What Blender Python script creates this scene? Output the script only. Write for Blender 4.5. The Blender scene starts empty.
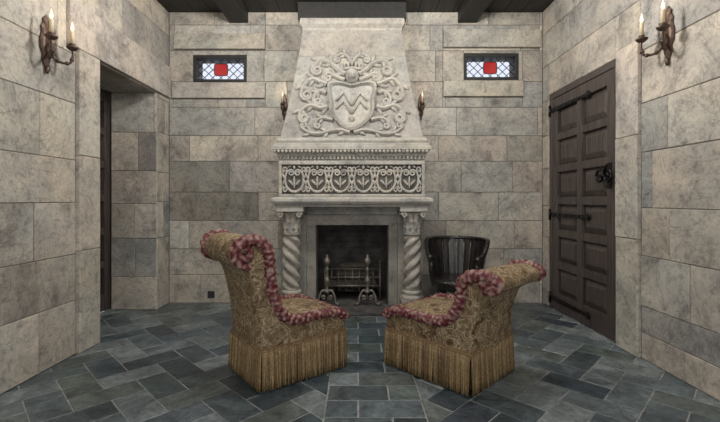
import bpy, bmesh, math, random
from mathutils import Vector, Matrix, noise
R = random.Random(11)
V = Vector
XL, XR, YB, YF, H = -2.2, 2.15, 4.66, -1.4, 3.39

# ---------------------------------------------------------------- materials
def newmat(name):
    m = bpy.data.materials.new(name); m.use_nodes = True
    nt = m.node_tree; nt.nodes.clear()
    o = nt.nodes.new('ShaderNodeOutputMaterial'); b = nt.nodes.new('ShaderNodeBsdfPrincipled')
    nt.links.new(b.outputs[0], o.inputs[0])
    return m, nt, b
def N(nt, t, **k):
    n = nt.nodes.new(t)
    for a, v in k.items():
        if a in n.inputs.keys(): n.inputs[a].default_value = v
        else: setattr(n, a, v)
    return n
def ramp(nt, src, stops):
    r = nt.nodes.new('ShaderNodeValToRGB'); e = r.color_ramp.elements
    while len(e) < len(stops): e.new(0.5)
    for i, (p, c) in enumerate(stops):
        e[i].position = p; e[i].color = (*c, 1) if len(c) == 3 else c
    nt.links.new(src, r.inputs[0]); return r.outputs[0]
def mixc(nt, mode, fac, a, b):
    n = nt.nodes.new('ShaderNodeMix'); n.data_type = 'RGBA'; n.blend_type = mode
    for s, v in ((n.inputs[0], fac), (n.inputs[6], a), (n.inputs[7], b)):
        if hasattr(v, 'links'): nt.links.new(v, s)
        elif isinstance(v, (int, float)): s.default_value = v
        else: s.default_value = (*v, 1)
    return n.outputs[2]
def bump(nt, b, h, strength, dist):
    n = nt.nodes.new('ShaderNodeBump'); n.inputs['Strength'].default_value = strength
    n.inputs['Distance'].default_value = dist
    nt.links.new(h, n.inputs['Height']); nt.links.new(n.outputs[0], b.inputs['Normal'])
def coords(nt, offs=True, k=37.0):
    tc = nt.nodes.new('ShaderNodeTexCoord')
    if not offs: return tc.outputs['Object'], None
    at = nt.nodes.new('ShaderNodeAttribute'); at.attribute_name = 'Col'
    mu = nt.nodes.new('ShaderNodeVectorMath'); mu.operation = 'MULTIPLY_ADD'
    nt.links.new(at.outputs['Vector'], mu.inputs[0]); mu.inputs[1].default_value = (k, k*1.7, k*.6)
    nt.links.new(tc.outputs['Object'], mu.inputs[2])
    return mu.outputs[0], at.outputs['Color']
def noi(nt, co, scale, detail=6, rough=.6, dist=0):
    n = N(nt, 'ShaderNodeTexNoise', Scale=scale, Detail=detail, Roughness=rough, Distortion=dist)
    nt.links.new(co, n.inputs['Vector']); return n.outputs['Fac']

def stone_mat(name, dark=.5, rough=.8, bs=.5, vein=True):
    m, nt, b = newmat(name)
    co, col = coords(nt)
    big = ramp(nt, noi(nt, co, 2.0, 10, .74, .5), [(.34, (dark, dark, dark*1.01)), (.46, (.86, .86, .86)), (.62, (1.14, 1.12, 1.08))])
    mid = ramp(nt, noi(nt, co, 7, 10, .8, .3), [(.36, (.55, .55, .555)), (.46, (.96, .96, .96)), (.66, (1.16, 1.15, 1.12))])
    fine = ramp(nt, noi(nt, co, 34, 8, .8), [(.32, (.5, .505, .515)), (.45, (.93, .93, .93)), (.68, (1.2, 1.18, 1.15))])
    tint = ramp(nt, noi(nt, co, 1.1, 3), [(.38, (.97, .99, .99)), (.6, (1.05, 1.0, .94))])
    c = mixc(nt, 'MULTIPLY', 1, col, big); c = mixc(nt, 'MULTIPLY', .9, c, mid); c = mixc(nt, 'MULTIPLY', .8, c, fine); c = mixc(nt, 'MULTIPLY', 1, c, tint)
    if vein:
        v = ramp(nt, noi(nt, co, 2.6, 10, .62, 2.2), [(.472, (1, 1, 1)), (.49, (.5, .5, .51)), (.508, (1, 1, 1))])
        c = mixc(nt, 'MULTIPLY', .75, c, v)
    nt.links.new(c, b.inputs['Base Color']); b.inputs['Roughness'].default_value = rough
    bump(nt, b, noi(nt, co, 14, 9, .76), bs, .025)
    return m
M_wall = stone_mat('wall_stone')
M_carve = stone_mat('carved_limestone', dark=.66, bs=.35, vein=False)

def slate_mat():
    m, nt, b = newmat('floor_slate')
    co, col = coords(nt)
    big = ramp(nt, noi(nt, co, 4.0, 9, .74, .8), [(.35, (.5, .52, .54)), (.5, (1, 1, 1)), (.68, (1.7, 1.7, 1.65))])
    fine = ramp(nt, noi(nt, co, 30, 6, .7), [(.35, (.7, .7, .7)), (.65, (1.3, 1.3, 1.3))])
    c = mixc(nt, 'MULTIPLY', 1, col, big); c = mixc(nt, 'MULTIPLY', 1, c, fine)
    nt.links.new(c, b.inputs['Base Color'])
    rr = ramp(nt, noi(nt, co, 6, 5), [(.3, (.22,)*3), (.7, (.48,)*3)])
    nt.links.new(rr, b.inputs['Roughness'])
    bump(nt, b, noi(nt, co, 7, 8, .68, .5), .55, .02)
    return m
M_slate = slate_mat()
def plain(name, c, rough=.7, metal=0, nscale=0, namt=.4, bs=0):
    m, nt, b = newmat(name)
    b.inputs['Roughness'].default_value = rough; b.inputs['Metallic'].default_value = metal
    if nscale:
        co, _ = coords(nt, False)
        f = noi(nt, co, nscale, 6, .65)
        r = ramp(nt, f, [(.3, tuple(x*(1-namt) for x in c)), (.7, tuple(min(1, x*(1+namt)) for x in c))])
        nt.links.new(r, b.inputs['Base Color'])
        if bs: bump(nt, b, f, bs, .01)
    else: b.inputs['Base Color'].default_value = (*c, 1)
    return m
M_mortar = plain('mortar', (.15, .14, .13), .95, nscale=20)
M_grout = plain('grout', (.27, .27, .26), .9, nscale=20)
def wood_mat(name, c1, c2, rough, axis=(14, 14, 1.2)):
    m, nt, b = newmat(name)
    tc = nt.nodes.new('ShaderNodeTexCoord'); mp = nt.nodes.new('ShaderNodeMapping')
    mp.inputs['Scale'].default_value = axis
    nt.links.new(tc.outputs['Object'], mp.inputs[0])
    f = noi(nt, mp.outputs[0], 2.5, 8, .7, .5)
    nt.links.new(ramp(nt, f, [(.3, c1), (.7, c2)]), b.inputs['Base Color'])
    b.inputs['Roughness'].default_value = rough; bump(nt, b, f, .35, .008)
    return m
M_door = wood_mat('dark_oak', (.024, .019, .017), (.115, .090, .080), .45)
M_beam = wood_mat('black_beam_wood', (.006, .006, .006), (.03, .027, .024), .6, (12, 1.2, 12))
M_chairwood = wood_mat('ebonised_wood', (.007, .006, .006), (.03, .026, .024), .2)
M_iron = plain('wrought_iron', (.010, .009, .009), .38, .5, nscale=30)
M_andiron = plain('andiron_iron', (.20, .18, .155), .45, .5, nscale=25)
M_bronze = plain('antique_bronze', (.10, .065, .05), .42, .7, nscale=30)
M_candle = plain('candle_wax', (.62, .5, .33), .5)
M_soot = plain('sooty_brick', (.085, .08, .075), .9, nscale=6, namt=.7, bs=.4)
M_log = wood_mat('charred_log', (.03, .026, .022), (.22, .18, .14), .9, (2, 20, 20))
M_lead = plain('window_lead', (.02, .02, .022), .5, .5)
M_plate = plain('outlet_plastic', (.03, .028, .026), .5)

def fabric():
    m, nt, b = newmat('gold_damask')
    co, _ = coords(nt, False)
    nz = N(nt, 'ShaderNodeTexNoise', Scale=6.0, Detail=3.0); nt.links.new(co, nz.inputs['Vector'])
    ad = N(nt, 'ShaderNodeVectorMath', operation='MULTIPLY_ADD')
    nt.links.new(nz.outputs['Color'], ad.inputs[0]); ad.inputs[1].default_value = (.3, .3, .3); nt.links.new(co, ad.inputs[2])
    vo = N(nt, 'ShaderNodeTexVoronoi', Scale=9.0, feature='DISTANCE_TO_EDGE'); nt.links.new(ad.outputs[0], vo.inputs['Vector'])
    f1 = ramp(nt, vo.outputs['Distance'], [(.03, (0, 0, 0)), (.06, (1, 1, 1)), (.12, (1, 1, 1)), (.16, (.1, .1, .1))])
    base = ramp(nt, noi(nt, co, 45, 5, .65, .8), [(.38, (.085, .052, .024)), (.5, (.165, .108, .05)), (.64, (.27, .19, .095))])
    lt = ramp(nt, noi(nt, co, 55, 4), [(.35, (.23, .16, .085)), (.65, (.44, .35, .23))])
    c = mixc(nt, 'MIX', f1, base, lt)
    dk = ramp(nt, noi(nt, ad.outputs[0], 7, 4, .6, 1.2), [(.55, (1, 1, 1)), (.61, (.40, .29, .24))])
    c = mixc(nt, 'MULTIPLY', .9, c, dk)
    nt.links.new(c, b.inputs['Base Color']); b.inputs['Roughness'].default_value = .6
    bump(nt, b, f1, .25, .004)
    return m
M_fab = fabric()
def attrmat(name, rough, sheen=0, nsc=60, lo=.6, hi=1.3):
    m, nt, b = newmat(name)
    co, col = coords(nt, k=3.0)
    c = mixc(nt, 'MULTIPLY', 1, col, ramp(nt, noi(nt, co, nsc, 4), [(.35, (lo,)*3), (.65, (hi,)*3)]))
    nt.links.new(c, b.inputs['Base Color']); b.inputs['Roughness'].default_value = rough
    b.inputs['Sheen Weight'].default_value = sheen
    return m
M_trim = attrmat('ruched_burgundy_trim', .6)
M_fringe = attrmat('bullion_fringe', .6)

def emis(name, c, s):
    m, nt, b = newmat(name)
    b.inputs['Base Color'].default_value = (*c, 1)
    b.inputs['Emission Color'].default_value = (*c, 1); b.inputs['Emission Strength'].default_value = s
    return m
M_flame = emis('flame_bulb', (1, .72, .5), 1.1)
def glass(name, c):
    m = bpy.data.materials.new(name); m.use_nodes = True; nt = m.node_tree; nt.nodes.clear()
    o = nt.nodes.new('ShaderNodeOutputMaterial'); t = nt.nodes.new('ShaderNodeBsdfTransparent'); t.inputs[0].default_value = (*c, 1)
    g = nt.nodes.new('ShaderNodeBsdfGlossy'); g.inputs['Roughness'].default_value = .1; mx = nt.nodes.new('ShaderNodeMixShader')
    mx.inputs[0].default_value = .05
    nt.links.new(t.outputs[0], mx.inputs[1]); nt.links.new(g.outputs[0], mx.inputs[2]); nt.links.new(mx.outputs[0], o.inputs[0])
    return m
M_glass = glass('leaded_glass', (.60, .63, .72)); M_red = glass('red_glass', (.55, .03, .025))

# ---------------------------------------------------------------- mesh builder
class MB:
    def __init__(s, name, mats):
        s.name, s.mats = name, mats; s.v = []; s.f = []; s.mi = []; s.sm = []; s.c = []; s.M = Matrix.Identity(4)
    def add(s, vs, fs, mat=0, smooth=False, col=(.5, .5, .5)):
        o = len(s.v); s.v += [s.M @ V(p) for p in vs]
        if isinstance(col, list): s.c += col
        else: s.c += [col]*len(vs)
        for f in fs:
            s.f.append([i+o for i in f]); s.mi.append(s.mats.index(mat) if mat in s.mats else 0); s.sm.append(smooth)
    def box(s, a, b, mat=None, col=(.5, .5, .5), bev=0):
        x0, y0, z0 = a; x1, y1, z1 = b
        if x0 > x1: x0, x1 = x1, x0
        if y0 > y1: y0, y1 = y1, y0
        if z0 > z1: z0, z1 = z1, z0
        vs = [(x, y, z) for x in (x0, x1) for y in (y0, y1) for z in (z0, z1)]
        fs = [(0, 1, 3, 2), (4, 6, 7, 5), (0, 4, 5, 1), (2, 3, 7, 6), (0, 2, 6, 4), (1, 5, 7, 3)]
        if bev > 0:
            bm = bmesh.new(); bv = [bm.verts.new(p) for p in vs]
            for f in fs: bm.faces.new([bv[i] for i in f])
            bmesh.ops.bevel(bm, geom=bm.edges[:], offset=bev, segments=2, affect='EDGES', profile=.5)
            bm.verts.index_update()
            vs = [v.co.copy() for v in bm.verts]; fs = [[v.index for v in f.verts] for f in bm.faces]; bm.free()
        s.add(vs, fs, mat, False, col)
    def loft(s, rings, mat=None, col=(.5, .5, .5), smooth=False, cap=True, closed=True):
        n = len(rings[0]); vs = [p for r in rings for p in r]; fs = []
        for i in range(len(rings)-1):
            for j in range(n if closed else n-1):
                k = (j+1) % n; fs.append((i*n+j, i*n+k, (i+1)*n+k, (i+1)*n+j))
        if cap: fs.append(tuple(range(n-1, -1, -1))); fs.append(tuple((len(rings)-1)*n+j for j in range(n)))
        s.add(vs, fs, mat, smooth, col)
    def lathe(s, prof, c, mat=None, seg=20, col=(.5, .5, .5), smooth=True, axis='z'):
        rings = []
        for r, z in prof:
            ring = []
            for j in range(seg):
                a = 2*math.pi*j/seg
                d = (r*math.cos(a), r*math.sin(a), z)
                if axis == 'x': d = (z, d[0], d[1])
                if axis == 'y': d = (d[0], z, d[1])
                ring.append((c[0]+d[0], c[1]+d[1], c[2]+d[2]))
            rings.append(ring)
        s.loft(rings, mat, col, smooth)
    def tube(s, pts, rad, mat=None, seg=8, col=(.5, .5, .5), rfun=None, cfun=None):
        pts = [V(p) for p in pts]; n = len(pts)
        if not hasattr(rad, '__len__'): rad = [rad]*n
        T = [(pts[min(i+1, n-1)]-pts[max(i-1, 0)]).normalized() for i in range(n)]
        up = V((0, 0, 1)) if abs(T[0].z) < .9 else V((1, 0, 0))
        u = T[0].cross(up).normalized(); vs = []; cs = []; L = 0; fs = []
        for i in range(n):
            if i: L += (pts[i]-pts[i-1]).length
            u = (u-T[i]*u.dot(T[i])).normalized(); w = T[i].cross(u)
            for j in range(seg):
                a = 2*math.pi*j/seg; r = rad[i]
                if rfun: r *= rfun(L, a)
                vs.append(pts[i]+(u*math.cos(a)+w*math.sin(a))*r)
                cs.append(cfun(L, a, vs[-1]) if cfun else col)
        for i in range(n-1):
            for j in range(seg):
                k = (j+1) % seg; fs.append((i*seg+j, i*seg+k, (i+1)*seg+k, (i+1)*seg+j))
        fs.append(tuple(range(seg-1, -1, -1))); fs.append(tuple((n-1)*seg+j for j in range(seg)))
        s.add(vs, fs, mat, True, cs)
    def ell(s, c, r, mat=None, seg=12, col=(.5, .5, .5), rot=None):
        rings = []; m = 7
        for i in range(m+1):
            t = math.pi*(.04+.92*i/m); ring = []
            for j in range(seg):
                a = 2*math.pi*j/seg
                p = V((r[0]*math.sin(t)*math.cos(a), r[1]*math.sin(t)*math.sin(a), r[2]*math.cos(t)))
                if rot: p = rot @ p
                ring.append(V(c)+p)
            rings.append(ring)
        s.loft(rings, mat, col, True)
    def build(s, recalc=True):
        me = bpy.data.meshes.new(s.name); me.from_pydata([tuple(v) for v in s.v], [], s.f)
        for m in s.mats: me.materials.append(m)
        me.polygons.foreach_set('material_index', s.mi); me.polygons.foreach_set('use_smooth', s.sm)
        ca = me.color_attributes.new('Col', 'FLOAT_COLOR', 'POINT')
        ca.data.foreach_set('color', [x for c in s.c for x in (c[0], c[1], c[2], 1)])
        if recalc:
            bm = bmesh.new(); bm.from_mesh(me); bmesh.ops.recalc_face_normals(bm, faces=bm.faces); bm.to_mesh(me); bm.free()
        me.update()
        o = bpy.data.objects.new(s.name, me); bpy.context.collection.objects.link(o); return o

def cr(pts, n=8, closed=False):
    P = [V(p) for p in pts]; out = []; L = len(P)
    rng = range(L if closed else L-1)
    for i in rng:
        if closed: a, b, c, d = P[i-1], P[i], P[(i+1) % L], P[(i+2) % L]
        else: a, b, c, d = P[max(i-1, 0)], P[i], P[i+1], P[min(i+2, L-1)]
        for k in range(n):
            t = k/n
            out.append(.5*((2*b)+(c-a)*t+(2*a-5*b+4*c-d)*t*t+(3*b-a-3*c+d)*t**3))
    if not closed: out.append(P[-1])
    return out
def subtract(rects, h):
    out = []
    for (a, b, c, d) in rects:
        A, B, C, D = h
        if B <= a or A >= b or D <= c or C >= d: out.append((a, b, c, d)); continue
        if A > a: out.append((a, A, c, d))
        if B < b: out.append((B, b, c, d))
        x0, x1 = max(a, A), min(b, B)
        if C > c: out.append((x0, x1, c, C))
        if D < d: out.append((x0, x1, D, d))
    return [r for r in out if r[1]-r[0] > .012 and r[3]-r[2] > .012]

PAL = [(.46, .428, .382), (.49, .458, .41), (.43, .408, .372), (.515, .482, .437), (.41, .393, .362), (.46, .422, .37), (.375, .365, .345), (.445, .413, .37), (.52, .492, .45), (.405, .395, .368)]
def stonecol(r=R, dark=.05):
    c = r.choice(PAL); k = r.uniform(.91, 1.06)
    if r.random() < dark: k *= .64
    return tuple(x*k+r.uniform(-.004, .004) for x in c)
def block(mb, r, f, col=None, w0=0):
    a, b, c, d = r; g = .002; a += g; b -= g; c += g; d -= g; e = min(.004, (b-a)/4, (d-c)/4)
    w = w0+R.uniform(-.003, .002)
    def rg(i, ww): return [f(a+i, c+i, ww), f(b-i, c+i, ww), f(b-i, d-i, ww), f(a+i, d-i, ww)]
    mb.loft([rg(0, w0-.035), rg(0, w-.005), rg(e, w)], M_wall, col or stonecol())
def ashlar(mb, u0, u1, v0, v1, holes, f, rows=None, lens=(.45, .6, .7, .8, .95, 1.05)):
    v = v0; i = 0
    while v < v1-.02:
        h = rows[i % len(rows)] if rows else R.choice((.30, .33, .36)); i += 1
        if v+h > v1-.1: h = v1-v
        u = u0-R.uniform(0, .5)
        while u < u1:
            l = R.choice(lens); a, b = max(u, u0), min(u+l, u1); u += l
            if b-a < .015: continue
            rs = [(a, b, v, v+h)]
            if R.random() < .04 and b-a > .4: m = v+h/2; rs = [(a, b, v, m), (a, b, m, v+h)]
            for hh in holes: rs = subtract(rs, hh)
            for r in rs: block(mb, r, f, None)
        v += h
def backing(mb, u0, u1, v0, v1, holes, f, thick):
    rs = [(u0, u1, v0, v1)]
    for h in holes: rs = subtract(rs, h)
    for (a, b, c, d) in rs:
        mb.loft([[f(a, c, w), f(b, c, w), f(b, d, w), f(a, d, w)] for w in (-thick, -.008)], M_mortar)

# ---------------------------------------------------------------- walls
FX = -.065
W1 = (-1.925, -1.30, 2.575, 2.89); W2 = (1.235, 1.875, 2.60, 2.91)
firehole = (FX-.52, FX+.52, 0, 1.0)
lint = [(-2.14, -1.08, 2.95, 3.13), (-2.16, -1.08, 2.38, 2.56), (.99, 2.12, 2.97, 3.18), (.99, 1.92, 2.40, 2.58)]
wb = MB('wall_back', [M_wall, M_mortar])
fb = lambda u, v, w: (u, YB-w, v)
ashlar(wb, XL, XR, 0, H, [W1, W2, firehole]+lint, fb)
backing(wb, XL-.5, XR+.3, 0, H, [W1, W2, firehole], fb, .3)
for l in lint:
    block(wb, l, fb, (.45, .42+R.uniform(-.01, .01), .375), .035)
wb.build()
wl = MB('wall_left', [M_wall, M_mortar])
fl = lambda u, v, w: (XL+w, u, v)
DL = (3.37, 4.38, 0, 2.38)
trimL = [(3.12, 3.37, 0, .8), (3.12, 3.37, .8, 1.55), (3.12, 3.37, 1.55, 2.38), (3.02, 4.64, 2.38, 2.74)]
RW = [.42, .36, .40, .33, .44, .38]; LW = (.6, .75, .9, 1.05, 1.2)
ashlar(wl, YF, YB, 0, H, [DL]+trimL, fl, RW, LW)
backing(wl, YF, YB, 0, H, [DL], fl, .5)
for l in trimL: block(wl, l, fl, (.49, .458+R.uniform(-.01, .01), .412), .03)
fj = lambda u, v, w: (u, 4.372-w, v)
ashlar(wl, XL-.5, XL-.004, 0, 2.38, [], fj, rows=[.36, .42, .38])
fs_ = lambda u, v, w: (u, v, 2.372-w)
ashlar(wl, XL-.5, XL-.004, 3.37, 4.37, [], fs_, rows=[.5])
wl.build()
wr = MB('wall_right', [M_wall, M_mortar])
fr = lambda u, v, w: (XR-w, u, v)
DR = (3.30, 4.50, 0, 2.38)
trimR = [(3.04, 3.30, 0, .9), (3.04, 3.30, .9, 1.7), (3.04, 3.30, 1.7, 2.42)]
ashlar(wr, YF, YB, 0, H, [DR]+trimR, fr, [.40, .38, .36, .42, .37, .40], LW)
backing(wr, YF, YB, 0, H, [DR], fr, .3)
for l in trimR: block(wr, l, fr, (.51, .478+R.uniform(-.01, .01), .432), .03)
wr.build()

# ---------------------------------------------------------------- floor
def clip(poly, ax, val, keep_gt):
    out = []
    for i in range(len(poly)):
        p, q = poly[i-1], poly[i]
        ip = (p[ax] >= val) == keep_gt; iq = (q[ax] >= val) == keep_gt
        if ip != iq:
            t = (val-p[ax])/(q[ax]-p[ax]); out.append((p[0]+(q[0]-p[0])*t, p[1]+(q[1]-p[1])*t))
        if iq: out.append(q)
    return out
fl_ = MB('floor', [M_slate, M_grout])
SP = [(.065, .088, .102), (.088, .112, .124), (.112, .137, .148), (.078, .10, .106), (.15, .175, .182), (.10, .12, .115), (.048, .063, .074), (.19, .215, .22), (.115, .13, .125)]
def tile(poly, x0, x1, y0, y1):
    for ax, v, k in ((0, x0, True), (0, x1, False), (1, y0, True), (1, y1, False)):
        if len(poly) < 3: return
        poly = clip(poly, ax, v, k)
    if len(poly) < 3: return
    ar = abs(sum(poly[i-1][0]*poly[i][1]-poly[i][0]*poly[i-1][1] for i in range(len(poly))))/2
    if ar < .0006: return
    cx = sum(p[0] for p in poly)/len(poly); cy = sum(p[1] for p in poly)/len(poly)
    def sh(p, d):
        v = V((cx-p[0], cy-p[1])); l = v.length
        return (p[0]+v.x/l*min(d, l*.4), p[1]+v.y/l*min(d, l*.4))
    z = R.uniform(-.0018, 0)
    c = R.choice(SP); k = R.uniform(.88, 1.12); c = tuple(x*k+R.uniform(-.003, .003) for x in c)
    a = [sh(p, .006) for p in poly]; b = [sh(p, .009) for p in poly]
    fl_.loft([[(*p, -.02) for p in a], [(*p, z-.003) for p in a], [(*p, z) for p in b]], M_slate, c)
Wt = .19
def herring(x0, x1, y0, y1):
    c45 = math.cos(math.pi/4); n = 32
    for i in range(-n, n):
        for j in range(-n, n):
            m = (i-j) % 4
            if m == 0: r = (i, j, i+2, j+1)
            elif m == 3: r = (i, j, i+1, j+2)
            else: continue
            P = []
            for (a, b) in ((r[0], r[1]), (r[2], r[1]), (r[2], r[3]), (r[0], r[3])):
                a *= Wt; b *= Wt; P.append(((a-b)*c45, (a+b)*c45+2.0))
            tile(P, x0, x1, y0, y1)
SX0, SX1 = -.19, .38
herring(-2.72, SX0, YF, 4.64); herring(SX1, 2.2, YF, 4.64)
y = YF; k = 0
while y < 4.64:
    xs = [SX0, SX0+.19, SX1] if k % 2 else [SX0, SX0+.38, SX1]
    for a, b in zip(xs, xs[1:]): tile([(a, y), (b, y), (b, y+.19), (a, y+.19)], SX0, SX1, YF, 4.64)
    y += .19; k += 1
fl_.box((-2.75, YF, -.1), (2.45, 4.96, -.0035), M_grout)
fl_.build()

# ---------------------------------------------------------------- ceiling
ce = MB('ceiling', [M_beam])
x = XL-.5
while x < XR+.3:
    ce.box((x, YF, H), (x+.195, YB+.3, H+.03), M_beam); x += .2
ce.box((XL-.5, YF, H+.02), (XR+.3, YB+.3, H+.08), M_beam)
ce.build()
for nm, bx in (('trim_1', -1.385), ('trim_2', 1.27)):
    b = MB(nm, [M_beam]); b.box((bx-.11, YF, H-.13), (bx+.11, YB-.002, H), M_beam, bev=.01); b.build()
b = MB('trim_3', [M_beam]); b.box((FX-.60, YB-.25, 3.20), (FX+.60, YB-.002, H), M_beam, bev=.008); b.build()

# ---------------------------------------------------------------- windows
def window(name, w):
    m = MB(name, [M_beam, M_lead, M_glass, M_red]); a, b, c, d = w; y0 = YB+.05; t = .035
    a += .002; b -= .002; c += .002; d -= .002
    for r in ((a, b, c, c+t), (a, b, d-t, d), (a, a+t, c+t, d-t), (b-t, b, c+t, d-t)):
        m.box((r[0], y0-.04, r[2]), (r[1], y0+.04, r[3]), M_beam, bev=.004)
    a += t; b -= t; c += t; d -= t; cx, cz = (a+b)/2, (c+d)/2; s = .082
    rx, rz = s*.95, s*.85; q = .78
    m.add([(a, y0+.01, c), (b, y0+.01, c), (b, y0+.01, d), (a, y0+.01, d)], [(0, 1, 2, 3)], M_glass)
    oc = [(-1, -q), (-q, -1), (q, -1), (1, -q), (1, q), (q, 1), (-q, 1), (-1, q)]
    m.add([(cx+rx*i, y0, cz+rz*j) for i, j in oc], [tuple(range(8))], M_red)
    def line(p, q): m.tube([(p[0], y0, p[1]), (q[0], y0, q[1])], .0045, M_lead, 6)
    for sg in (1, -1):
        k = -12
        while k <= 12:
            off = k*.092; N_ = 120; inside = []
            for i in range(N_+1):
                x = a+(b-a)*i/N_; z = cz+sg*.95*(x-cx)+off
                if c <= z <= d and not (abs(x-cx) < rx and abs(z-cz) < rz): inside.append((x, z, i))
            seg = []
            for p in inside:
                if seg and p[2] != seg[-1][2]+1:
                    if len(seg) > 1: line(seg[0], seg[-1])
                    seg = []
                seg.append(p)
            if len(seg) > 1: line(seg[0], seg[-1])
            k += 1
    for i in range(8):
        p, r = oc[i-1], oc[i]; line((cx+p[0]*rx, cz+p[1]*rz), (cx+r[0]*rx, cz+r[1]*rz))
    m.build()
window('window_1', W1); window('window_2', W2)

# ---------------------------------------------------------------- doors
def door(name, xf, sgn, y0, y1, z1, hardware):
    m = MB(name, [M_door, M_iron])
    P = lambda u, v, w: (xf+sgn*w, u, v)
    def bx(a, b, c, d, w0, w1, mat=M_door, bev=.004): m.box(P(a, c, w0), P(b, d, w1), mat, bev=bev)
    y0 += .003; y1 -= .003; z1 -= .003
    f = .06
    bx(y0, y0+f, .002, z1, -.05, .045); bx(y1-f, y1, .002, z1, -.05, .045); bx(y0+f, y1-f, z1-f, z1, -.05, .045)
    a, b, c, d = y0+f+.004, y1-f-.004, .008, z1-f-.004
    bx(a, b, c, d, -.04, 0)
    st = .10; mid = (a+b)/2; rows = 6; mw = .04
    bx(a, a+st, c, d, 0, .04); bx(b-st, b, c, d, 0, .04); bx(mid-mw, mid+mw, c, d, 0, .04)
    hs = (d-c-.18-.12-(rows-1)*.075)/rows; z = c+.18
    rails = [(c, c+.18)]
    for r in range(rows):
        for (p, q) in ((a+st, mid-mw), (mid+mw, b-st)):
            e = .012
            r0 = lambda i, w: [P(p+i, z+i, w), P(q-i, z+i, w), P(q-i, z+hs-i, w), P(p+i, z+hs-i, w)]
            m.loft([r0(e, 0), r0(e, .004), r0(e+.05, .028), r0(e+.055, .028)], M_door)
        rails.append((z+hs, z+hs+.075) if r < rows-1 else (z+hs, d)); z += hs+.075
    for (p, q) in rails:
        bx(a+st, mid-mw, p, q, 0, .037); bx(mid+mw, b-st, p, q, 0, .037)
    if hardware:
        for hz in (2.19, 1.04, .12):
            e = b-.66
            m.loft([[P(b+.05, hz-.024, w), P(e, hz-.014, w), P(e-.03, hz, w), P(e, hz+.014, w), P(b+.05, hz+.024, w)] for w in (.04, .051)], M_iron)
            m.ell(P(e-.03, hz, .046), (.010, .038, .036), M_iron)
            m.tube([P(b+.03, hz-.06, .055), P(b+.03, hz+.06, .055)], .014, M_iron)
            for k in range(5): m.ell(P(b-.06-k*.12, hz, .052), (.009, .012, .012), M_iron, 8)
        bx(a+.025, a+.085, 1.30, 1.52, .04, .048, M_iron, .003)
        m.tube([P(a+.055, 1.41, .04), P(a+.055, 1.41, .095)], .013, M_iron)
        for sg in (-1, 1):
            pts = [P(a+.055+sg*(.056+.046*math.cos(t)), 1.41+.05*math.sin(t), .095) for t in [i*math.pi/10 for i in range(21)]]
            m.tube(pts, .012, M_iron)
            m.ell(P(a+.055+sg*.056, 1.41, .095), (.012, .02, .02), M_iron)
        m.ell(P(a+.055, 1.41, .105), (.02, .024, .024), M_iron)
        m.tube(cr([P(a+.055, 1.41, .095), P(a+.02, 1.46, .11), P(a-.02, 1.50, .11)], 5), .010, M_iron)
    m.build()
door('door_1', XR+.045, -1, DR[0], DR[1], DR[3], True)
door('door_2', XL-.56, 1, 3.24, 4.46, 2.44, False)

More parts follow.
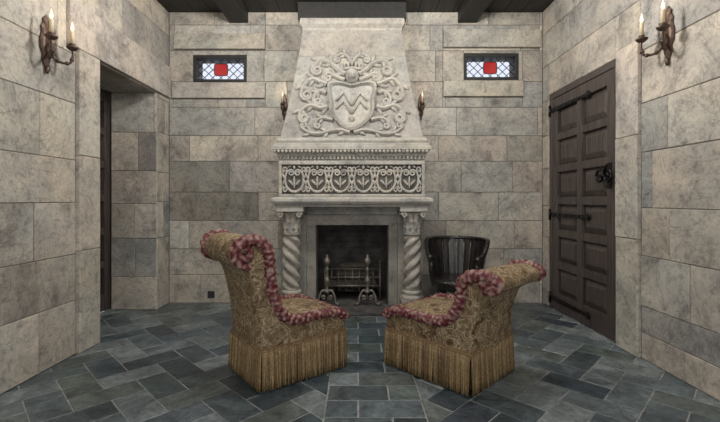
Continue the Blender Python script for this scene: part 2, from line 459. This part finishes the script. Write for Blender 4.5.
# ---------------------------------------------------------------- fireplace
CS = (.44, .425, .398)
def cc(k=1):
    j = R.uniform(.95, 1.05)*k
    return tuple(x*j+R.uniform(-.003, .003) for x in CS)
fp = MB('fireplace', [M_carve, M_soot])
def ring(hw, yf, z, yb=YB-.002): return [(FX-hw, yf, z), (FX+hw, yf, z), (FX+hw, yb, z), (FX-hw, yb, z)]
def mould(prof, col=None): fp.loft([ring(h, y, z) for h, y, z in prof], M_carve, col or cc())
fp.box((FX-.80, 4.14, 0.0), (FX+.80, YB-.002, .03), M_soot, bev=.006)
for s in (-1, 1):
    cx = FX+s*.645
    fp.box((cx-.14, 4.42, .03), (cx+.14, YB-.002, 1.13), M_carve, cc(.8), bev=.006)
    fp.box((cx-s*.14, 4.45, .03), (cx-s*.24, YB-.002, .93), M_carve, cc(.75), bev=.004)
    cy = 4.28
    fp.box((cx-.125, cy-.125, .03), (cx+.125, cy+.14, .15), M_carve, cc(), bev=.008)
    fp.lathe([(.118, .15), (.122, .165), (.118, .185), (.098, .195), (.095, .205), (.108, .215), (.104, .235), (.086, .245)], (cx, cy, 0), M_carve, 28, cc())
    rings = []; n = 90; seg = 36
    for i in range(n+1):
        z = .245+(.83-.245)*i/n; t = i/n
        e = min(1, t*12, (1-t)*12); rr = []
        for j in range(seg):
            a = 2*math.pi*j/seg
            r = .078+e*.021*(abs(math.cos(1.5*(a-s*z*17)))*2-1.1)
            rr.append((cx+r*math.cos(a), cy+r*math.sin(a), z))
        rings.append(rr)
    fp.loft(rings, M_carve, cc(1.0), True)
    fp.lathe([(.082, .82), (.096, .828), (.096, .845), (.08, .855), (.078, .9), (.085, .98), (.105, 1.05), (.118, 1.07)], (cx, cy, 0), M_carve, 28, cc(.6))
    for tier, (z0, hh, out, na, ph) in enumerate(((.855, .12, .05, 8, 0), (.91, .15, .065, 8, .39))):
        for k in range(na):
            a = 2*math.pi*k/na+ph; d = V((math.cos(a), math.sin(a), 0)); tdir = V((-d.y, d.x, 0)); rings = []
            for i in range(9):
                t = i/8; r = .084+out*t**2.2; z = z0+hh*math.sin(min(t*1.25, 1.25)*math.pi/2*.9)
                w = .032*math.sin(math.pi*(.18+.72*t))*(1+.25*math.cos(t*22)); c0 = V((cx, cy, z))+d*r
                rings.append([c0-tdir*w, c0+d*.012, c0+tdir*w, c0-d*.01])
            fp.loft(rings, M_carve, cc(1.0), False)
    for qx in (-1, 1):
        pts = []
        for i in range(26):
            t = i/25*3.4*math.pi; r = .034*(1-i/30)
            pts.append((cx+qx*(.098)+qx*r*math.cos(t)*.9, cy-.125, 1.045+r*math.sin(t)))
        fp.tube(pts, [.012*(1-i/40) for i in range(26)], M_carve, 8, cc(1.0))
    fp.box((cx-.145, cy-.145, 1.075), (cx+.145, YB-.01, 1.13), M_carve, cc(), bev=.01)
fp.box((FX-.51, 4.44, .92), (FX+.51, YB-.002, 1.13), M_carve, cc(.8), bev=.005)
fp.box((FX-.50, 4.40, 1.04), (FX+.50, 4.45, 1.13), M_carve, cc(.85), bev=.01)
mould([(.79, 4.15, 1.13), (.80, 4.14, 1.145), (.81, 4.11, 1.16), (.835, 4.09, 1.185), (.835, 4.09, 1.21), (.815, 4.11, 1.225), (.77, 4.15, 1.235)], cc(1.05))
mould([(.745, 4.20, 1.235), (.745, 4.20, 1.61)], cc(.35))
for (a, b, c, d) in ((-.76, .76, 1.235, 1.262), (-.76, .76, 1.568, 1.61), (-.76, -.728, 1.262, 1.568), (.728, .76, 1.262, 1.568)):
    fp.box((FX+a, 4.150, c), (FX+b, 4.21, d), M_carve, cc(), bev=.006)
for s in (-1, 1): fp.box((FX+s*.745, 4.16, 1.24), (FX+s*.76, YB-.01, 1.60), M_carve, cc(), bev=.003)
fy = 4.180; fz = 1.415
def ft(pts, r, k=1.02, seg=7): fp.tube(pts, r, M_carve, seg, cc(k))
# interlaced acanthus scroll frieze: S-scrolls opening into paired volutes
nU = 6; uw = 1.44/nU
for k in range(nU):
    x0 = FX-.72+uw*(k+.5)
    for sx in (-1, 1):
        # heart-shaped lyre: strap from bottom centre out and up, curling inward
        ctrl = [(0, -.13), (.045, -.115), (.088, -.06), (.095, .01), (.078, .075), (.04, .10)]
        c2 = cr([V(p) for p in ctrl], 6); end = c2[-1]
        cen = end+V((-.005, -.033)); r0 = (end-cen).length; a0 = math.atan2((end-cen).y, (end-cen).x)
        for i in range(1, 22):
            t = i/21; c2.append(cen+V((math.cos(a0+t*8.2), math.sin(a0+t*8.2)))*r0*(1-.75*t))
        ft([(x0+sx*p.x, fy, fz+p.y) for p in c2], [.0145-.007*i/(len(c2)-1) for i in range(len(c2))])
        # outer volutes linking with the next unit
        for sz in (-1, 1):
            pts = []
            for i in range(24):
                t = i/23*2.5*math.pi; r = .038*(1-i/27)
                pts.append((x0+sx*(uw/2-.026)+sx*r*math.cos(t-.9)*.7, fy-.002, fz+sz*.098+sz*r*math.sin(t-.9)))
            ft(pts, [.0115*(1-i/46) for i in range(24)])
        fp.ell((x0+sx*uw*.47, fy, fz+.034), (.013, .02, .036), M_carve, 8, cc(1.05), Matrix.Rotation(sx*.4, 3, 'Y'))
        fp.ell((x0+sx*uw*.47, fy, fz-.034), (.013, .02, .036), M_carve, 8, cc(1.05), Matrix.Rotation(-sx*.4, 3, 'Y'))
        fp.ell((x0+sx*.034, fy-.003, fz-.035), (.014, .018, .040), M_carve, 8, cc(1.05), Matrix.Rotation(sx*.75, 3, 'Y'))
        fp.ell((x0+sx*.052, fy, fz+.132), (.024, .015, .010), M_carve, 8, cc(1.0), Matrix.Rotation(sx*.5, 3, 'Y'))
    fp.ell((x0, fy-.006, fz-.03), (.012, .02, .065), M_carve, 8, cc(1.05))
    fp.ell((x0, fy-.004, fz+.125), (.014, .018, .024), M_carve, 8, cc(1.05))
mould([(.755, 4.17, 1.61), (.76, 4.16, 1.645), (.775, 4.14, 1.66), (.775, 4.14, 1.68), (.80, 4.10, 1.705), (.815, 4.085, 1.72), (.815, 4.085, 1.75), (.80, 4.10, 1.76), (.80, 4.10, 1.775), (.77, 4.14, 1.795)], cc(1.05))
k = -.75
while k < .75:
    fp.box((FX+k, 4.140, 1.622), (FX+k+.022, 4.17, 1.657), M_carve, cc(1.05), bev=.003); k += .040
k = -.79
while k < .79:
    fp.ell((FX+k, 4.095, 1.70), (.015, .015, .017), M_carve, 8, cc(1.05)); k += .040
def hood(z):
    t = (z-1.795)/(3.12-1.795); hw = .755+(.54-.755)*t-.018*math.sin(math.pi*t); yf = 4.155+(4.43-4.155)*t+.012*math.sin(math.pi*t)
    return hw, yf
zz = [1.795, 2.10, 2.42, 2.77, 3.12]
for a, b in zip(zz, zz[1:]):
    rs = []
    for i in range(5):
        z = a+.001+(b-a-.002)*i/4; hw, yf = hood(z); rs.append(ring(hw, yf, z))
    fp.loft(rs, M_carve, cc(.84))
hw0, y0_ = hood(1.8)
mould([(hw0+.02, y0_-.02, 1.795), (hw0+.03, y0_-.03, 1.815), (hw0+.02, y0_-.02, 1.84), (hw0-.002, y0_+.002, 1.85)], cc(1.0))
mould([(.54, 4.43, 3.06), (.55, 4.42, 3.08), (.55, 4.42, 3.10), (.565, 4.40, 3.12), (.575, 4.385, 3.135), (.575, 4.385, 3.175), (.565, 4.395, 3.20)], cc(1.05))
def hp(a, h, o=0): return (FX+a, hood(h)[1]-o, h)
def rel(ctrl, r0, r1, lobes=0, k=.98, curl=None):
    for s in (-1, 1):
        c2 = cr([V((a, h)) for a, h in ctrl], 8)
        if curl:
            cr_, tn = curl; end = c2[-1]; d = (c2[-1]-c2[-2]).normalized()
            side = V((-d.y, d.x))*(1 if tn > 0 else -1); cen = end+side*cr_; a0 = math.atan2((end-cen).y, (end-cen).x)
            for i in range(1, 30):
                tt = i/29; ang = a0+tn*2*math.pi*tt; rr = cr_*(1-.78*tt)
                c2.append(cen+V((math.cos(ang), math.sin(ang)))*rr)
        n = len(c2); col = cc(k)
        fp.tube([hp(s*p.x, p.y, .012) for p in c2], [r0+(r1-r0)*i/(n-1) for i in range(n)], M_carve, 8, col)
        # raised midrib gives each strap a leaf-like section
        fp.tube([hp(s*p.x, p.y, .012+(r0+(r1-r0)*i/(n-1))*.85) for i, p in enumerate(c2)], [(r0+(r1-r0)*i/(n-1))*.32 for i in range(n)], M_carve, 6, cc(k*1.08))
        if lobes:
            for i in range(lobes):
                q = int((i+.5)/lobes*(len(ctrl)-1)*8); p = c2[q]; d = (c2[min(q+1, n-1)]-c2[q-1]).normalized()
                for sd in (-1, 1):
                    nn = V((-d.y, d.x))*sd; pp = p+nn*(r0*1.25)+d*.01; ang = math.atan2(nn.y*.8+d.y, nn.x*.8+d.x)
                    fp.ell(hp(s*pp.x, pp.y, .006), (r0*1.6, .022, r0*.62), M_carve, 8, cc(k), Matrix.Rotation(-ang if s > 0 else math.pi+ang, 3, 'Y'))
def sh_outline(sc, n=10):
    base = [(-.235, .215), (-.12, .235), (0, .205), (.12, .235), (.235, .215), (.215, .05), (.205, -.08), (.13, -.19), (0, -.26), (-.13, -.19), (-.205, -.08), (-.215, .05)]
    return cr([V((a*sc, b*sc)) for a, b in base], 5, True)
SZ = 2.21
O = sh_outline(1.10); I = sh_outline(.90)
fp.loft([[hp(p.x, SZ+p.y, -.02) for p in O], [hp(p.x, SZ+p.y, .045) for p in O], [hp(p.x, SZ+p.y, .06) for p in sh_outline(1.0)], [hp(p.x, SZ+p.y, .018) for p in I]], M_carve, cc(.95))
# charges: two interlaced chevrons and a base point
for off in (.09, .0):
    for sx in (-1, 1):
        fp.tube([hp(0, SZ-.10+off, .024), hp(sx*.085, SZ+.04+off, .026), hp(sx*.165, SZ-.05+off, .024)], .017, M_carve, 6, cc(.98))
fp.ell(hp(0, SZ-.165, .02), (.035, .02, .03), M_carve, 10, cc(.98))
fp.ell(hp(0, 2.535, .015), (.075, .07, .085), M_carve, 16, cc(.95))
for i in range(5): fp.tube([hp(-.04+i*.02, 2.49, .078), hp(-.04+i*.02, 2.55, .082)], .005, M_carve, 6, cc(.6))
fp.tube([hp(a, 2.605+.01*math.cos(a*20), .06-.2*a*a) for a in [-.09+i*.015 for i in range(13)]], .015, M_carve, 8, cc(1.0))
for i in range(5):
    a = -.08+i*.04; fp.ell(hp(a, 2.65+.012*(2-abs(i-2)), .03), (.014, .02, .034), M_carve, 8, cc(1.0))
rel([(0, 2.68), (.05, 2.76), (.12, 2.79), (.18, 2.75)], .024, .013, 1, curl=(.034, -1.4))
rel([(.07, 2.56), (.15, 2.61), (.24, 2.69), (.34, 2.71), (.42, 2.65)], .034, .014, 3, curl=(.062, -1.6))
rel([(.08, 2.49), (.17, 2.53), (.25, 2.57), (.29, 2.54)], .026, .012, 1, curl=(.040, -1.4))
rel([(.27, 2.44), (.34, 2.47), (.43, 2.50), (.515, 2.43), (.545, 2.33)], .034, .014, 3, curl=(.062, -1.6))
rel([(.28, 2.34), (.34, 2.36), (.40, 2.31), (.41, 2.25)], .026, .012, 1, curl=(.044, -1.5))
rel([(.26, 2.19), (.33, 2.17), (.44, 2.20), (.53, 2.15), (.555, 2.07)], .032, .014, 3, curl=(.052, -1.6))
rel([(.20, 2.04), (.28, 2.06), (.36, 2.04), (.39, 1.99)], .024, .011, 1, curl=(.032, -1.3))
rel([(.02, 1.905), (.12, 1.93), (.22, 1.92), (.33, 1.89), (.44, 1.90), (.52, 1.95)], .027, .013, 3, curl=(.036, 1.4))
a, b, yb2 = FX-.455, FX+.455, 5.18
fp.box((a-.06, YB-.02, 0.0), (a, yb2, .98), M_soot); fp.box((b, YB-.02, 0.0), (b+.06, yb2, .98), M_soot)
fp.box((a-.06, yb2, 0.0), (b+.06, yb2+.06, .98), M_soot); fp.box((a-.06, YB-.02, .945), (b+.06, yb2, .99), M_soot)
fp.box((a, YB-.01, -.0), (b, yb2, .028), M_soot)
z = .03; k = 0
while z < .9:
    x = a-(.1 if k % 2 else 0)
    while x < b:
        p, q = max(x, a), min(x+.2, b)
        if q-p > .02: fp.box((p+.004, yb2-.012, z+.003), (q-.004, yb2+.01, z+.067), M_soot, bev=.003)
        x += .2
    z += .07; k += 1
for s in (-1, 1): fp.box((FX+s*.455, 4.62, .03), (FX+s*.40, 4.72, .93), M_soot, bev=.004)
fp.build()

def andiron(i, x, y):
    m = MB('andiron', [M_andiron])
    z0 = .031
    m.lathe([(.012, .13), (.034, .14), (.034, .155), (.016, .17), (.016, .22), (.028, .245), (.036, .27), (.028, .295), (.015, .31), (.014, .38), (.024, .395), (.014, .41), (.013, .44), (.030, .455), (.042, .485), (.030, .515), (.014, .53), (.018, .545), (.002, .565)], (x, y, z0-.0), M_andiron, 16)
    for s in (-1, 1):
        pts = cr([(x, y, z0+.15), (x+s*.05, y-.01, z0+.16), (x+s*.085, y-.02, z0+.10), (x+s*.10, y-.03, z0+.03), (x+s*.13, y-.035, z0+.016), (x+s*.145, y-.035, z0+.04)], 6)
        m.tube(pts, .014, M_andiron)
        pts = [(x+s*(.04+.026*math.cos(t)*(1-t/14)), y-.015, z0+.085+.026*math.sin(t)*(1-t/14)) for t in [k*.4 for k in range(24)]]
        m.tube(pts, .008, M_andiron)
    m.tube(cr([(x, y, z0+.15), (x, y+.05, z0+.14), (x, y+.12, z0+.12), (x, y+.135, z0+.08), (x, y+.14, z0+.011)], 6), .012, M_andiron)
    m.build()
andiron(0, -.345, 4.46); andiron(1, .105, 4.46)
g = MB('fire_grate', [M_iron, M_andiron])
for k in range(9): g.tube([(FX-.30+k*.075, 4.66, .14), (FX-.30+k*.075, 5.02, .14)], .009, M_andiron, 6)
for yy in (4.66, 4.84, 5.02): g.tube([(FX-.32, yy, .14), (FX+.32, yy, .14)], .010, M_iron, 6)
for zz_ in (.20, .30, .40): g.tube([(FX-.32, 4.655, zz_), (FX+.32, 4.655, zz_)], .012, M_andiron, 6)
for sx in (-1, 1):
    g.tube([(FX+sx*.32, 4.655, .031), (FX+sx*.32, 4.655, .47)], .013, M_andiron, 6); g.tube([(FX+sx*.32, 5.02, .031), (FX+sx*.32, 5.02, .14)], .011, M_iron, 6)
    g.ell((FX+sx*.32, 4.655, .485), (.022, .022, .022), M_andiron)
for k in range(7): g.tube([(FX-.24+k*.08, 4.655, .14), (FX-.24+k*.08, 4.655, .40)], .007, M_andiron, 6)
g.build()
lg = MB('firewood_logs', [M_log])
for (x0, yy, z0, x1, y1, z1, r) in ((-.28, 4.74, .205, .28, 4.76, .205, .055), (-.24, 4.88, .21, .25, 4.87, .205, .055), (-.2, 4.79, .31, .24, 4.84, .315, .05), (-.15, 4.82, .41, .18, 4.78, .42, .04)):
    n = 14; lg.tube([(FX+x0+(x1-x0)*i/n, yy+(y1-yy)*i/n, z0+(z1-z0)*i/n) for i in range(n+1)], r, M_log, 14, rfun=lambda L, a: 1+.1*noise.noise(V((L*7, math.cos(a)*1.5, math.sin(a)*1.5+r*90))))
lg.build()

# ---------------------------------------------------------------- slipper chairs
def slipper_chair(origin, fwd, lat, L, W, Htop, seed):
    m = MB('slipper_chair', [M_fab, M_trim, M_fringe])
    rr = random.Random(seed)
    f = V((*fwd, 0)).normalized(); l = V((*lat, 0)).normalized(); o = V((*origin, 0))+l*W/2
    S = L/.645
    def P(u, v, z): return o+f*u+l*v+V((0, 0, z))
    kz = (Htop-.02-.42)/(.95-.42)
    Z = lambda z: z if z < .42 else .42+(z-.42)*kz
    prof = [(.0, .22), (-.005, .32), (-.012, .45), (-.035, .58), (-.065, .70), (-.10, .765), (-.15, .79), (-.185, .83), (-.19, .885), (-.155, .935), (-.09, .955), (-.02, .94), (.035, .89), (.055, .82), (.06, .74), (.075, .63), (.115, .52), (.18, .445), (.28, .425), (.42, .43), (.55, .42), (.625, .395), (.655, .35), (.65, .29), (.645, .22)]
    pf = cr([V((u*S, Z(z))) for u, z in prof], 5, False)
    n = len(pf)
    nrm = []
    for i in range(n):
        d = (pf[min(i+1, n-1)]-pf[max(i-1, 0)]).normalized(); nrm.append(V((-d.y, d.x)))
    rings = []
    secs = [(-.5, -.02), (-.49, -.006), (-.46, .0), (-.3, .006), (0, .012), (.3, .006), (.46, 0), (.49, -.006), (.5, -.02)]
    for t, off in secs:
        rg = []
        for i in range(n):
            p = pf[i]+nrm[i]*off
            if i in (0, n-1): p = pf[i]
            fl = 1+.06*max(0, (p.y-.45))/.5
            rg.append(P(p.x, t*W*fl, p.y))
        rings.append(rg)
    m.loft(rings, M_fab, smooth=True)
    m.loft([[P(.012, -W/2+.012, z), P(L-.012, -W/2+.012, z), P(L-.012, W/2-.012, z), P(.012, W/2-.012, z)] for z in (.03, .23)], M_fringe, (.10, .06, .025))
    def cf(Ln, a, p):
        t = math.sin(Ln*110+a*2+7*noise.noise(p*16)); q = noise.noise(p*48+V((seed, 0, 0)))
        k = max(0, min(1, .27+1.3*q+.2*t))
        c0 = V((.105, .008, .016)); c1 = V((.40, .27, .22)); k = k*k*(3-2*k)*.85
        return tuple(c0+(c1-c0)*k)
    rf = lambda Ln, a: 1+.12*math.sin(Ln*150+a*2)+.07*math.sin(Ln*61-a*3)
    def resample(pts, step=.005):
        out = [pts[0]]
        for p, q in zip(pts, pts[1:]):
            d = (q-p).length; k = max(1, int(d/step))
            for i in range(1, k+1): out.append(p+(q-p)*i/k)
        return out
    i0 = 5*5; i1 = 22*5
    for s in (-1, 1):
        sc = V((-.115*S, Z(.87))); pts2 = []
        for i in range(18):
            t = i/17; ang = math.radians(-130+360*t); r = .012+.035*t
            pts2.append(V((sc.x+r*math.cos(-ang)*1.0, sc.y+r*math.sin(-ang)*kz)))
        seq = [p+nn*-.012 for p, nn in zip(pf[i0:i1], nrm[i0:i1])]
        w = W/2-.004
        path = [P(p.x, s*(w*(1+.06*max(0, p.y-.45)/.5)+.012), p.y) for p in seq]
        path = resample(path)
        nn_ = len(path)
        rad = [.037*(.55+.45*min(1, i/25))*(1-.12*i/nn_) for i in range(nn_)]
        m.tube(path, rad, M_trim, 20, rfun=rf, cfun=cf)
        m.tube(resample([P(p.x, s*(w*1.05+.012), p.y) for p in pts2], .004), .026, M_trim, 16, rfun=rf, cfun=cf)
    fpth = resample([P(L-.012, t*W/2, .375) for t in [-1+i*.1 for i in range(21)]])
    m.tube(fpth, .034, M_trim, 20, rfun=rf, cfun=cf)
    corners = [(-.004, -W/2-.004), (L+.004, -W/2-.004), (L+.004, W/2+.004), (-.004, W/2+.004)]
    FT = .25
    for i in range(4):
        a, b = V(corners[i]), V(corners[(i+1) % 4]); d = (b-a).length; k = int(d/.0085)
        nd = V(((b-a).y, -(b-a).x)).normalized()
        for j in range(k):
            p = a+(b-a)*(j+.5)/k
            sw = rr.uniform(-.004, .004); ou = rr.uniform(.004, .016)
            c = rr.choice([(.21, .135, .06), (.26, .175, .08), (.15, .092, .04), (.32, .225, .11)]); ln = rr.uniform(.004, .014)
            pts = []
            for q in range(5):
                t = q/4; pp = p+nd*(.004+ou*t)+(b-a).normalized()*sw*t*1.5; pts.append(P(pp.x, pp.y, FT-(FT-ln)*t))
            m.tube(pts, [.0042, .0046, .005, .0052, .0048], M_fringe, 6, c)
        ln_ = resample([P(a.x, a.y, FT), P(b.x, b.y, FT)], .004)
        for dz, r_ in ((.004, .009), (-.012, .006), (.018, .005)):
            m.tube([q+V((0, 0, dz)) for q in ln_], r_, M_fringe, 8, (.23, .145, .07), rfun=lambda Ln, a: 1+.25*math.sin(Ln*380+a))
    m.build()
slipper_chair((-.597, 2.487), (.78, .625), (-.625, .78), .645, .50, .985, 1)
slipper_chair((.682, 2.437), (-.69, .724), (.724, .69), .685, .555, .78, 5)

# ---------------------------------------------------------------- barrel-back armchair
bc = MB('barrel_armchair', [M_chairwood])
C = V((.975, 3.98, 0)); face = math.radians(-112)
def bp(ang, r, z): a = face+ang; return C+V((r*math.cos(a)*1.0, r*math.sin(a), z))
OP = .95
def top(ang):
    t = min(1, max(0, (abs(ang)-OP)/.85)); t = t*t*(3-2*t); return .64+.16*t
def rad(z): return .225+.08*max(0, (z-.36)/.44)
ns = 17; sw = (2*math.pi-2*OP)/ns
for i in range(ns):
    a0 = OP+sw*i; am = a0+sw/2; am_ = am if am <= math.pi else am-2*math.pi; h = top(am_); rings = []
    for k in range(9):
        z = .36+(h-.36)*k/8; r = rad(z); e = sw*.40
        rings.append([bp(am-e, r-.010, z), bp(am, r-.013, z), bp(am+e, r-.010, z), bp(am+e, r+.006, z), bp(am, r+.010, z), bp(am-e, r+.006, z)])
    bc.loft(rings, M_chairwood)
def crest(r0, dz):
    return [(bp(a, rad(top(a if a <= math.pi else a-2*math.pi)), top(a if a <= math.pi else a-2*math.pi)+dz)) for a in [OP-.03+(2*math.pi-2*OP+.06)*i/60 for i in range(61)]]
bc.tube(crest(0, 0), .020, M_chairwood, 12)
bc.tube(crest(0, -.03), .014, M_chairwood, 10)
for s in (-1, 1):
    e = bp(s*OP, rad(.64), .64); bc.ell(e, (.032, .032, .026), M_chairwood)
    bc.tube(cr([bp(s*OP, .232, .37), bp(s*OP, .262, .48), bp(s*OP, .262, .57), bp(s*OP, rad(.64), .64)], 6), [.022]*7+[.028]*6+[.02]*6, M_chairwood, 12)
bc.lathe([(.01, .33), (.215, .33), (.235, .345), (.255, .385), (.26, .40), (.255, .42), (.23, .435), (.12, .428), (.01, .425)], C, M_chairwood, 36)
for k in range(4):
    a = math.pi/4+k*math.pi/2
    p0, p1 = bp(a, .185, .34), bp(a, .245, 0.0); n = 16
    prof = [.022, .024, .02, .026, .028, .026, .022, .018, .024, .018, .018, .019, .018, .017, .016, .018, .016]
    bc.tube([p0+(p1-p0)*i/n for i in range(n+1)], prof, M_chairwood, 12)
for k in range(4):
    a = math.pi/4+k*math.pi/2
    bc.tube([bp(a, .222, .13), bp(a+math.pi/2, .222, .13)], .010, M_chairwood, 8)
bc.build()

# ---------------------------------------------------------------- sconces
kids = []
def sconce(pos, n, t, cands, sc):
    m = MB('wall_sconce', [M_bronze, M_candle, M_flame])
    n = V(n); t = V(t); z = V((0, 0, 1)); p0 = V(pos)
    def P(a, b, c): return p0+(n*a+t*b+z*c)*sc
    out = [(0, -.19), (.018, -.15), (.035, -.12), (.03, -.08), (.05, -.04), (.055, .02), (.04, .07), (.045, .11), (.025, .14), (.03, .165), (0, .20)]
    full = out+[(-a, b) for a, b in out[-2:0:-1]]
    def sc_(k, w): return [P(w, a*k, b*k) for a, b in full]
    m.loft([sc_(1, .002), sc_(1, .010), sc_(.8, .020), sc_(.55, .024)], M_bronze)
    m.ell(P(.03, 0, -.04), tuple(x*sc for x in (.03, .03, .05)), M_bronze)
    m.ell(P(.015, 0, -.185), tuple(x*sc for x in (.014, .014, .03)), M_bronze)
    for b in cands:
        out_ = .12
        pts = cr([P(.02, 0, -.05), P(.06, b*.4, -.11), P(.11, b*.85, -.11), P(.125, b, -.05), P(out_, b, -.005)], 8)
        m.tube(pts, .009*sc, M_bronze)
        for i in range(3):
            q = pts[8+i*6]; m.ell(q, (.015*sc,)*3, M_bronze, 8)
        c = P(out_, b, 0)
        m.lathe([(r*sc, h*sc) for r, h in ((.006, -.02), (.02, -.012), (.036, .002), (.04, .012), (.034, .012), (.02, .008), (.018, .03), (.021, .034), (.014, .036))], c, M_bronze, 18)
        m.lathe([(r*sc, h*sc) for r, h in ((.013, .034), (.013, .12), (.011, .124), (.004, .125))], c, M_candle, 14)
        m.lathe([(r*sc, h*sc) for r, h in ((.004, .125), (.010, .138), (.011, .15), (.007, .168), (.003, .185), (.001, .195))], c, M_flame, 12)
        ld = bpy.data.lights.new('candle_bulb_light', 'POINT'); ld.energy = .35*sc; ld.color = (1, .8, .6); ld.shadow_soft_size = .02
        lo = bpy.data.objects.new('candle_bulb_light', ld); lo.location = c+V((0, 0, .24*sc)); bpy.context.collection.objects.link(lo)
        kids.append(lo)
    o = m.build()
    for k in kids: k.parent = o
    kids.clear()
sconce((XL+.002, 2.81, 2.30), (1, 0, 0), (0, 1, 0), (-.10, .10), 1.0)
sconce((XR-.002, 2.76, 2.34), (-1, 0, 0), (0, -1, 0), (-.10, .10), 1.0)
sconce((-.86, YB-.002, 2.29), (0, -1, 0), (1, 0, 0), (0,), .75)
sconce((.735, YB-.002, 2.29), (0, -1, 0), (1, 0, 0), (0,), .75)
ob = MB('wall_outlet', [M_plate]); ob.box((-1.75, YB-.012, .06), (-1.67, YB+.004, .14), M_plate, bev=.003)
ob.box((-1.735, YB-.016, .075), (-1.715, YB-.012, .125), M_plate, bev=.001); ob.box((-1.705, YB-.016, .075), (-1.685, YB-.012, .125), M_plate, bev=.001); ob.build()

# ---------------------------------------------------------------- light, world, camera
w = bpy.data.worlds.new('World'); bpy.context.scene.world = w; w.use_nodes = True
bg = w.node_tree.nodes['Background']; bg.inputs[0].default_value = (.96, .98, 1, 1); bg.inputs[1].default_value = 1.5
def pl(name, loc, e, r, c=(1, .965, .915)):
    d = bpy.data.lights.new(name, 'POINT'); d.energy = e; d.shadow_soft_size = r; d.color = c
    o = bpy.data.objects.new(name, d); o.location = loc; bpy.context.collection.objects.link(o)
pl('fill_front', (0, .3, 2.6), 50, .35)  # added fill light near the camera, no fixture in the room
pl('fill_mid_left', (-.85, 2.9, 3.05), 85, .12)  # added overhead fill under the ceiling, stands for no real lamp
pl('fill_mid_right', (.85, 2.9, 3.05), 85, .12)  # matching added fill on the right, no fixture behind it
cd = bpy.data.cameras.new('camera'); cam = bpy.data.objects.new('camera', cd); bpy.context.collection.objects.link(cam)
cam.location = (0, 0, 1.2); cam.rotation_euler = (math.pi/2, 0, 0); cd.lens = 20; cd.sensor_width = 36
cd.shift_y = -11/720; cd.shift_x = 2/720; cd.clip_start = .02
s = bpy.context.scene; s.camera = cam
s.view_settings.view_transform = 'Standard'
